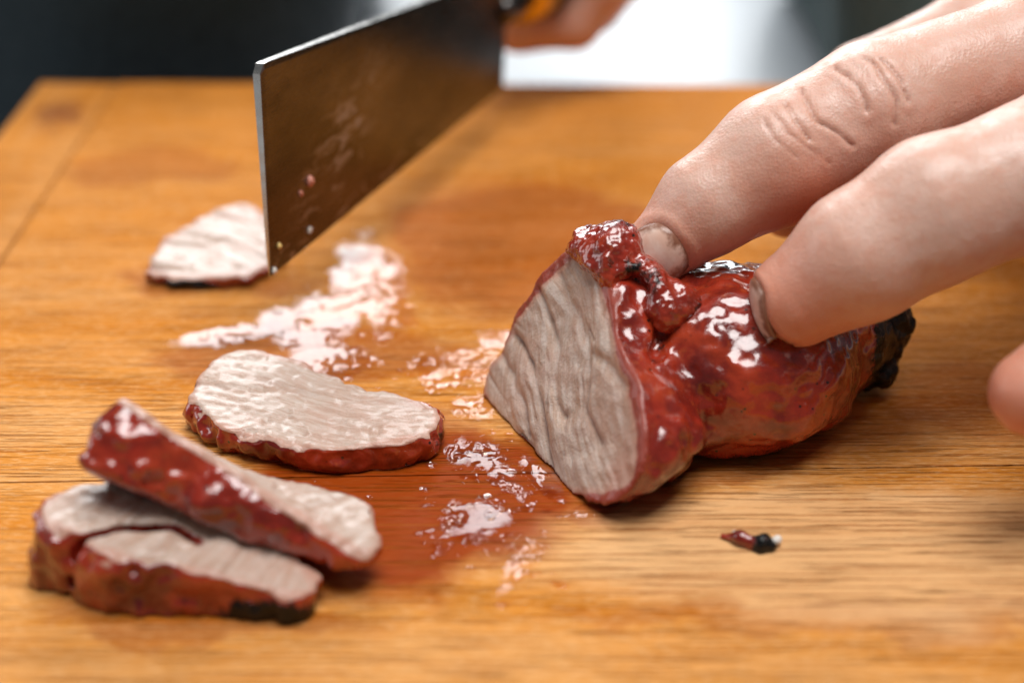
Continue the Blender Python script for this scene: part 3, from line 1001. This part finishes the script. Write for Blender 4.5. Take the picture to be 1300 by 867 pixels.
def hand_detail(v, n):
    m = v[:, 0] < 12
    w = v.copy()
    idx = np.where(m)[0]
    p = v[idx]
    big = curve_dist(p + 0.03 * np.stack([noise(p, 3, k) for k in (601, 602, 603)], 1), CREASES)
    fine = curve_dist(p + 0.03 * np.stack([noise(p, 3, k) for k in (604, 605, 606)], 1), FINE_CREASES)
    cb, cf = np.exp(-(big / 0.030) ** 2), np.exp(-(fine / 0.028) ** 2)
    swell = np.exp(-((big - 0.13) / 0.08) ** 2)
    knuckle = np.exp(-(((p - np.array((6.3, 25.75, 5.75))) / np.array((0.35, 0.4, 0.35))) ** 2).sum(1))
    disp = -0.055 * cb - 0.030 * cf + 0.010 * swell + 0.04 * knuckle + 0.012 * fbm(p, 3.0, 3, 610)
    for (c, d_, a_, hw, ln) in NAILS:
        c, d_, a_, s_ = nail_frame(c, d_, a_)
        e = (np.abs((p - c) @ s_ / hw) ** 3 + np.abs((p - c) @ a_ / ln) ** 3) ** (1 / 3)
        on = (n[idx] @ d_ < 0.1) & (np.abs((p - c) @ d_) < 0.8)
        disp = disp + on * (0.028 * np.exp(-((e - 1.14) / 0.13) ** 2) - 0.05 * sstep(e, 1.0, 0.85))
    w[idx] = p + n[idx] * disp[:, None]
    crease = np.zeros(len(v))
    crease[idx] = np.maximum(cb * 0.9, 0.55 * cf)
    fl = np.zeros(len(v))
    for c, r in (((2.7, 25.3, 3.1), 0.9), ((4.75, 23.6, 2.9), 1.25), ((7.9, 21.1, 2.6), 1.2), ((6.2, 26.3, 3.7), 1.6), ((5.2, 25.4, 4.0), 1.1), ((8.5, 27.0, 4.4), 1.5)):  # real fingertip flush, plus warm bounce shade painted under the fingers
        fl = np.maximum(fl, np.exp(-((v - np.array(c)) ** 2).sum(1) / r ** 2))
    return w, {'flush_shade': fl, 'crease': crease}


NAILS = [((2.44, 24.86, 3.22), (0.27, 0.88, -0.38), (0.75, 0.10, 0.65), 0.56, 0.60),
         ((4.10, 23.62, 2.85), (0.985, -0.06, -0.20), (-0.16, 0.20, 0.95), 0.46, 0.52)]


def nail_frame(c, d_in, axis):
    d_in = unit(d_in)
    ax = unit(np.array(axis, float) - d_in * (np.array(axis, float) @ d_in))
    return np.array(c, float), d_in, ax, np.cross(ax, d_in)


left_hand = empty("left_hand", (12.5, 28, 0))
tag(left_hand, "bare hand pressing two fingertips down on the roast pork", "hand")
sdf_object("skin", sdf_left_hand, (1.6, 19.8, 1.0), (24.5, 38.5, 10.2), 0.05, MAT_SKIN, left_hand, detail=hand_detail)


def nail(parent, sdf, c, d_in, axis, half_w, length, seed, lift=0.02, name="fingernail"):
    """curved nail plate: grid shot along d_in onto the finger, lifted off it, tucked in at its rim"""
    c, d_in = np.array(c, float), unit(d_in)
    ax = unit(np.array(axis, float) - d_in * (np.array(axis, float) @ d_in))
    sd = np.cross(ax, d_in)
    nu, nv = 25, 29
    g, e, quads = [], [], []
    for i in range(nu):
        for j in range(nv):
            a, b = 2 * i / (nu - 1) - 1, 2 * j / (nv - 1) - 1
            # disc-to-square map gives a rounded outline
            x = a * math.sqrt(1 - 0.36 * b * b)
            y = b * math.sqrt(1 - 0.36 * a * a)
            g.append(c + sd * x * half_w + ax * y * length - d_in * 1.2)
            e.append(max(abs(a), abs(b)) ** 1.0 * (1.0 if b > -0.8 else 0.8))
    g, e = np.array(g), np.array(e)
    t = np.zeros(len(g))
    for _ in range(60):
        t = t + 0.7 * sdf(g + d_in * t[:, None])
        t = np.minimum(t, 2.0)
    tm = np.median(t)
    t = np.minimum(t, tm + 0.28)
    # flatten: a nail is stiffer than the pad under it
    a2 = np.array([2 * (k // nv) / (nu - 1) - 1 for k in range(nu * nv)])
    b2 = np.array([2 * (k % nv) / (nv - 1) - 1 for k in range(nu * nv)])
    A = np.stack([np.ones_like(a2), a2, b2, a2 * a2, b2 * b2, a2 * b2], 1)
    co = np.linalg.lstsq(A, t, rcond=None)[0]
    tf = A @ co
    t = np.where(e < 0.9, np.minimum(tf, t + 0.03), tf)
    v = g + d_in * (t - lift + 0.05 * np.clip((e - 0.80) / 0.2, 0, 1) ** 2)[:, None]
    for i in range(nu - 1):
        for j in range(nv - 1):
            k = i * nv + j
            quads.append((k, k + 1, k + nv + 1, k + nv))
    q = np.array(quads)
    n = vnormals(v, q)
    if (n @ -d_in).mean() < 0:
        q = q[:, ::-1]
    o = make_mesh(name, v, q, MAT_NAIL, parent, attrs={'edge': e})
    md = o.modifiers.new("thick", 'SOLIDIFY')
    md.thickness = 0.03 * CM
    md.offset = -1
    return o


for k, (c, d_, a_, hw, ln) in enumerate(NAILS):
    nail(left_hand, sdf_left_hand, c, d_, a_, hw, ln, k)


# sleeve that closes the forearm off
def tube(a, b, ra, rb, n=40, rings=14, fold=0.0, seed=0, cap=True):
    a, b = np.array(a, float), np.array(b, float)
    ax = unit(b - a)
    s = unit(np.cross(ax, (0, 0, 1)))
    u = np.cross(s, ax)
    v, q = [], []
    for i in range(rings):
        t = i / (rings - 1)
        for j in range(n):
            w = 2 * math.pi * j / n
            r = ra + (rb - ra) * t + fold * math.sin(9 * t + 2 * math.sin(w + seed)) * (1 if 0 < i < rings - 1 else 0.3)
            v.append(a + ax * np.linalg.norm(b - a) * t + (s * math.cos(w) + u * math.sin(w)) * r)
    for i in range(rings - 1):
        for j in range(n):
            q.append((i * n + j, i * n + (j + 1) % n, (i + 1) * n + (j + 1) % n, (i + 1) * n + j))
    if cap:
        q.append(tuple(range(n))[::-1])
        q.append(tuple((rings - 1) * n + j for j in range(n)))
    return np.array(v), q


def lerp(a, b, t):
    return np.array(a) * (1 - t) + np.array(b) * t


vv, ff = tube(lerp(WRIST[:3], ELBOW[:3], 0.10), lerp(WRIST[:3], ELBOW[:3], 1.0), 3.0, 4.4, fold=0.18)
make_mesh("sleeve", vv, ff, MAT_SLEEVE, left_hand)

# ================================================================== cleaver
cleaver = empty("cleaver", tuple(TIP_B))
tag(cleaver, "broad steel cleaver with greasy blade raised above the board", "cleaver")


def blade_mesh():
    side = unit(np.cross(HEEL_B - TIP_B, TIP_T - TIP_B))
    NU, NV = 90, 36
    v, sm = [], []
    for s in (1, -1):
        for i in range(NU + 1):
            for j in range(NV + 1):
                u, w = i / NU, j / NV
                p = lerp(lerp(TIP_B, HEEL_B, u), lerp(TIP_T, HEEL_T, u), w)
                # rounded corner at the tip of the spine, gently curved cutting edge
                cr = 0.22
                dx, dz = u * 13.0, (1 - w) * 4.07
                if dx < cr and dz < cr:
                    k = cr - math.sqrt(max(0, cr * cr - (cr - dx) ** 2))
                    p = p + (TIP_B - TIP_T) / 4.07 * max(0, k - dz) * 0.8
                th = 0.008 + 0.022 * min(1, w / 0.10) + 0.062 * w
                if dz < 0.06:
                    th *= 0.90
                if i == 0:
                    th *= 0.85
                v.append(p + side * s * th)
                sm.append(np.exp(-(((u - 0.24 - 0.30 * (w - 0.4)) / 0.09) ** 2 + ((w - 0.42) / 0.28) ** 2)) + 0.55 * np.exp(-((w - 0.06) / 0.06) ** 2) * (1 if u < 0.6 else 0.3))
    n1 = (NU + 1) * (NV + 1)
    f = []
    ix = lambda s, i, j: s * n1 + i * (NV + 1) + j
    for i in range(NU):
        for j in range(NV):
            f.append((ix(0, i, j), ix(0, i + 1, j), ix(0, i + 1, j + 1), ix(0, i, j + 1)))
            f.append((ix(1, i, j), ix(1, i, j + 1), ix(1, i + 1, j + 1), ix(1, i + 1, j)))
    for i in range(NU):
        f.append((ix(0, i, 0), ix(1, i, 0), ix(1, i + 1, 0), ix(0, i + 1, 0)))
        f.append((ix(0, i, NV), ix(0, i + 1, NV), ix(1, i + 1, NV), ix(1, i, NV)))
    for j in range(NV):
        f.append((ix(0, 0, j), ix(0, 0, j + 1), ix(1, 0, j + 1), ix(1, 0, j)))
        f.append((ix(0, NU, j), ix(1, NU, j), ix(1, NU, j + 1), ix(0, NU, j + 1)))
    return np.array(v), f, np.array(sm), side


bv, bf, bs, bside = blade_mesh()
if bside @ np.array((0, 0, 15.0) - TIP_B) < 0:
    camside = -bside
else:
    camside = bside
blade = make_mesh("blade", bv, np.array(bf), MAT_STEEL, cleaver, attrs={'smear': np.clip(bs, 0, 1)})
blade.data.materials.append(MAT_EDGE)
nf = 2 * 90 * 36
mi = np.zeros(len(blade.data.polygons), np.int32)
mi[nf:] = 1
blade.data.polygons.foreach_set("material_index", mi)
blade.data.set_sharp_from_angle(angle=math.radians(2.5))
for (u, w, r, mt, nm) in ((0.135, 0.33, 0.085, MAT_PINK, "meat_fleck"), (0.105, 0.30, 0.05, MAT_PINK, "meat_fleck"),
                          (0.03, 0.12, 0.055, MAT_GOLD, "fat_fleck"), (0.13, 0.08, 0.05, MAT_FAT, "fat_fleck"), (0.012, 0.018, 0.05, MAT_FAT, "fat_fleck")):
    p0 = lerp(lerp(TIP_B, HEEL_B, u), lerp(TIP_T, HEEL_T, u), w) + camside * (0.03 + 0.062 * w)
    sdf_object(nm, lambda p, p0=p0, r=r: sd_ellipsoid(p, p0, (r, r * 1.2, r * 1.3)) * 0.9 + 0.25 * r * noise(p, 1.2 / r, 7),
               p0 - 2.4 * r, p0 + 2.4 * r, r / 5, mt, blade)

gax = unit(GRIP_B - GRIP_A)
vv, ff = tube(HEEL_B * 0.35 + HEEL_T * 0.65 - gax * 0.2, GRIP_A + gax * 0.3, 0.32, 0.55, 24, 6)
make_mesh("tang_collar", vv, ff, MAT_STEEL, cleaver)
vv, ff = tube(GRIP_A, GRIP_A + gax * 0.9, 0.86, 0.95, 32, 5)
make_mesh("ferrule", vv, ff, MAT_BRASS, cleaver)
vv, ff = tube(GRIP_A + gax * 1.0, GRIP_B, 1.03, 1.15, 32, 16, fold=0.03)
make_mesh("handle", vv, ff, MAT_HANDLE, cleaver)
vv, ff = tube(GRIP_B, GRIP_B + gax * 0.5, 1.17, 1.05, 32, 4)
make_mesh("end_knob", vv, ff, MAT_BRASS, cleaver)

right_hand = empty("right_hand", tuple(GRIP_A))
tag(right_hand, "blurred hand closed in a fist round the cleaver handle", "hand")


def fist_detail(v, n):
    fl = np.clip(0.3 * noise(v, 0.6, 620), 0, 1)
    return v, {'flush_shade': fl, 'crease': np.zeros(len(v))}


sdf_object("skin", sdf_right_hand, (-6, 39.4, -0.6), (8.5, 62, 11.5), 0.11, MAT_SKIN, right_hand, detail=fist_detail)
wr = GRIP_A + gax * 11.0 - np.cross(gax, unit(np.array((0, 0, 1)) - gax * gax[2])) * 2.6 + np.array((0, 0, 1.6))
vv, ff = tube(lerp(wr, wr + np.array((-4.0, 16.0, 7.0)), 0.25), wr + np.array((-4.6, 18.4, 8.0)), 3.1, 4.0, fold=0.15)
make_mesh("sleeve", vv, ff, MAT_SLEEVE, right_hand)


# ================================================================== juices and crumbs on the board
def smear(label, spots, seed, thr, height, box, h=0.045, mat=None):
    """irregular film of juice: union of soft spots broken up by noise"""
    def f(p):
        fld = np.full(len(p), -9.0)
        for (cx, cy, rx, ry, rot) in spots:
            a = math.radians(rot)
            dx, dy = p[:, 0] - cx, p[:, 1] - cy
            x, y = (dx * math.cos(a) + dy * math.sin(a)) / rx, (-dx * math.sin(a) + dy * math.cos(a)) / ry
            fld = np.maximum(fld, 1 - np.sqrt(x * x + y * y))
        q = p * np.array((1, 1, 0))
        fld = fld + 0.55 * fbm(q, 1.6, 4, seed, 0.62) + thr
        top = height * np.clip(fld * 2.0, -1, 1) * (0.85 + 0.15 * noise(q, 1.5, seed + 9))
        return (p[:, 2] - top) * 0.5
    lo, hi = np.array((box[0], box[1], 0.006)), np.array((box[2], box[3], height * 1.4 + 0.03))

    # a height field is cheaper and cleaner than a closed net here
    nx, ny = int((hi[0] - lo[0]) / h), int((hi[1] - lo[1]) / h)
    gx, gy = np.meshgrid(np.linspace(lo[0], hi[0], nx), np.linspace(lo[1], hi[1], ny), indexing='ij')
    P = np.stack([gx.ravel(), gy.ravel(), np.zeros(nx * ny)], 1)
    z = -f(P) * 2.0
    z = z * (1 + 0.06 * noise(P, 4, seed + 3))
    keep = z > 0.0
    idx = np.arange(nx * ny).reshape(nx, ny)
    q = np.stack([idx[:-1, :-1], idx[1:, :-1], idx[1:, 1:], idx[:-1, 1:]], -1).reshape(-1, 4)
    q = q[keep[q].sum(1) >= 1]
    used, inv = np.unique(q, return_inverse=True)
    q = inv.reshape(-1, 4)
    v = P[used]
    v[:, 2] = np.maximum(z[used], 0.0) + 0.008
    o = make_mesh("juice_film", v, q, mat or MAT_GREASE, attrs={'wet': np.clip(z[used] / height, 0, 1)})
    return tag(o, label, "meat juice", "films of meat juice on the board")


smear("streaky white juice film between the cleaver and the flat slice",
      [(-3.0, 30.4, 0.75, 2.4, 12), (-3.9, 28.6, 0.9, 1.6, -20), (-3.6, 27.0, 1.0, 0.7, 0), (-4.75, 28.6, 0.45, 0.6, 0)], 700, 0.14, 0.012, (-6.5, 25.0, -1.2, 34.0))
smear("small white juice film beside the flat slice's dark rim",
      [(-5.9, 27.9, 0.95, 0.42, 12), (-5.2, 28.2, 0.5, 0.25, -30)], 720, 0.10, 0.012, (-7.6, 26.8, -4.4, 29.3))
smear("shiny juice film running out from the roast's cut end",
      [(-0.9, 26.7, 1.3, 1.1, 30), (-0.3, 27.9, 0.7, 0.6, 0), (-0.7, 25.2, 0.6, 0.6, 0)], 740, 0.15, 0.010, (-3.0, 24.2, 1.0, 29.6), 0.045, MAT_BEADS)
smear("speckled juice film between the flat slice and the roast",
      [(-0.75, 23.6, 0.8, 0.75, 0), (-0.6, 21.5, 0.7, 0.9, -8), (0.15, 20.3, 0.3, 1.1, -25), (0.0, 22.5, 0.35, 0.7, 30)], 760, 0.0, 0.010, (-2.4, 18.6, 1.6, 25.0), 0.035, MAT_BEADS)

# rim of juice at the foot of the roast
smear("thin bright line of juice along the foot of the roast",
      [(1.55, 21.95, 0.75, 0.20, 25), (0.55, 22.75, 0.25, 0.75, 25), (2.6, 22.75, 0.6, 0.18, 24)], 780, 0.12, 0.06, (-0.8, 21.0, 4.0, 24.6), 0.03)

# loose droplets of juice: nobody could count them
dv, df_ = [], []
rs = np.random.RandomState(11)
regions = [(-0.75, 23.6, 0.95, 0.7, 150), (-0.6, 21.5, 0.85, 0.9, 190), (0.1, 20.4, 0.55, 1.0, 60), (-1.1, 26.6, 1.3, 1.0, 150),
           (-3.6, 28.6, 1.0, 2.2, 110), (0.3, 22.6, 0.6, 0.8, 60), (-2.2, 22.9, 1.6, 1.2, 12)]
for (cx, cy, sx, sy, cnt) in regions:
    for _ in range(cnt):
        x, y = rs.normal(cx, sx * 0.6), rs.normal(cy, sy * 0.6)
        if noise(np.array([(x, y, 0.0)]), 1.7, 57)[0] < 0.0 and rs.rand() < 0.8:
            continue
        r = 0.018 + 0.085 * rs.rand() ** 2.2
        base = len(dv)
        N_, M_ = 8, 3
        for m_ in range(M_):
            el = m_ / M_ * math.pi / 2
            for k in range(N_):
                a = 2 * math.pi * k / N_
                dv.append((x + r * math.cos(el) * math.cos(a) * 1.2, y + r * math.cos(el) * math.sin(a), 0.006 + 0.17 * r * math.sin(el)))
        dv.append((x, y, 0.006 + 0.17 * r))
        for m_ in range(M_ - 1):
            for k in range(N_):
                df_.append((base + m_ * N_ + k, base + m_ * N_ + (k + 1) % N_, base + (m_ + 1) * N_ + (k + 1) % N_, base + (m_ + 1) * N_ + k))
        for k in range(N_):
            df_.append((base + (M_ - 1) * N_ + k, base + (M_ - 1) * N_ + (k + 1) % N_, base + M_ * N_))
tag(make_mesh("juice_droplets", np.array(dv), df_, MAT_DROP, attrs={'wet': np.ones(len(dv))}), "tiny droplets of meat juice scattered on the board", "juice droplets", kind="stuff")

# the burnt crumb
crumb = empty("burnt_crumb", (3.85, 20.8, 0))
tag(crumb, "small dark red burnt crumb lying alone on dry wood", "meat crumb")


def sdf_crumb(p):
    d = sd_chain(p, [(3.42, 21.0, 0.05, 0.035), (3.70, 20.88, 0.09, 0.10), (4.02, 20.72, 0.11, 0.15), (4.16, 20.68, 0.10, 0.11)], 0.08)
    return smax(d + 0.05 * noise(p, 4.0, 801), -p[:, 2] + 0.005, 0.02)


sdf_object("crust_scrap", sdf_crumb, (3.2, 20.3, -0.1), (4.5, 21.3, 0.5), 0.02, MAT_MEAT, crumb,
           detail=lambda v, n: (v, blob_attrs(v, 0.25 + 0.45 * sstep(v[:, 0], 3.7, 4.0))))
for c, r in (((3.62, 21.0, 0.10), 0.05), ((4.26, 20.82, 0.10), 0.075)):
    c = np.array(c)
    sdf_object("fat_fleck", lambda p, c=c, r=r: sd_ellipsoid(p, c, (r * 1.3, r, r)) + 0.02 * noise(p, 9, 5), c - 2.2 * r, c + 2.2 * r, r / 5, MAT_FAT, crumb)

# ================================================================== behind the board
pan = empty("roasting_pan", (-19, 60, -3.6))
tag(pan, "blurred black enamel roasting pan on the counter behind the board", "pan")


def rrect(cx, cy, hx, hy, r, n=8):
    out = []
    for k, (sx, sy) in enumerate(((1, 1), (-1, 1), (-1, -1), (1, -1))):
        for i in range(n + 1):
            a = math.radians(90 * k + 90 * i / n)
            out.append((cx + sx * (hx - r) + r * math.cos(a), cy + sy * (hy - r) + r * math.sin(a)))
    return out


def loft(rings):
    n = len(rings[0])
    v = [p for r in rings for p in r]
    f = []
    for i in range(len(rings) - 1):
        for j in range(n):
            f.append((i * n + j, i * n + (j + 1) % n, (i + 1) * n + (j + 1) % n, (i + 1) * n + j))
    f.append(tuple(range(n))[::-1])
    f.append(tuple((len(rings) - 1) * n + j for j in range(n)))
    return np.array(v, float), f


def ring(hx, hy, r, z, cx=-20.5, cy=58):
    return [(x, y, z) for x, y in rrect(cx, cy, hx, hy, r)]


vv, ff = loft([ring(14.0, 11.5, 3, -3.6), ring(14.8, 12.2, 3.2, -3.0), ring(15.8, 13.2, 3.6, 2.2), ring(16.5, 13.9, 4, 2.5), ring(16.5, 13.9, 4, 2.75),
               ring(15.5, 12.9, 3.5, 2.5), ring(14.6, 12.0, 3.2, -2.6), ring(13.6, 11.0, 3, -3.0)])
make_mesh("pan_body", vv, ff, MAT_ENAMEL, pan)
for s in (-1, 1):
    pts = [(-20.5 + s * 16.3, 54.5, 2.4), (-20.5 + s * 18.6, 55.3, 3.2), (-20.5 + s * 18.6, 60.7, 3.2), (-20.5 + s * 16.3, 61.5, 2.4)]
    sdf_object("pan_handle", lambda p, pts=pts: sd_chain(p, [(*q, 0.42) for q in pts], 0.3), np.min(pts, 0) - 0.8, np.max(pts, 0) + 0.8, 0.16, MAT_ENAMEL, pan)


def sdf_towel(p):
    x, y, z = p[:, 0], p[:, 1], p[:, 2]
    w = 0.55 * np.sin(0.9 * x + 0.35 * z + 0.4 * np.sin(0.5 * y)) + 0.25 * np.sin(2.1 * x - 0.5 * y) + 0.4 * noise(p, 0.25, 901)
    q = np.abs(np.stack([x - 20.6 + 0.15 * z, y - 56, z - 1.6], 1)) - np.array((9.2, 8.5, 3.2))
    d = np.linalg.norm(np.maximum(q, 0), axis=1) + np.minimum(q.max(1), 0) - 1.6
    return smax((d + w) * 0.6, -z - 3.59, 0.1)


towel = sdf_object("kitchen_towel", sdf_towel, (6.5, 42.5, -3.9), (35, 69.5, 9), 0.4, MAT_TOWEL, None, (20.6, 56, -3.6))
tag(towel, "blurred dark green folded cloth on the counter behind the hand", "towel")

for o in bpy.data.objects:
    if "_o" in o:
        del o["_o"]
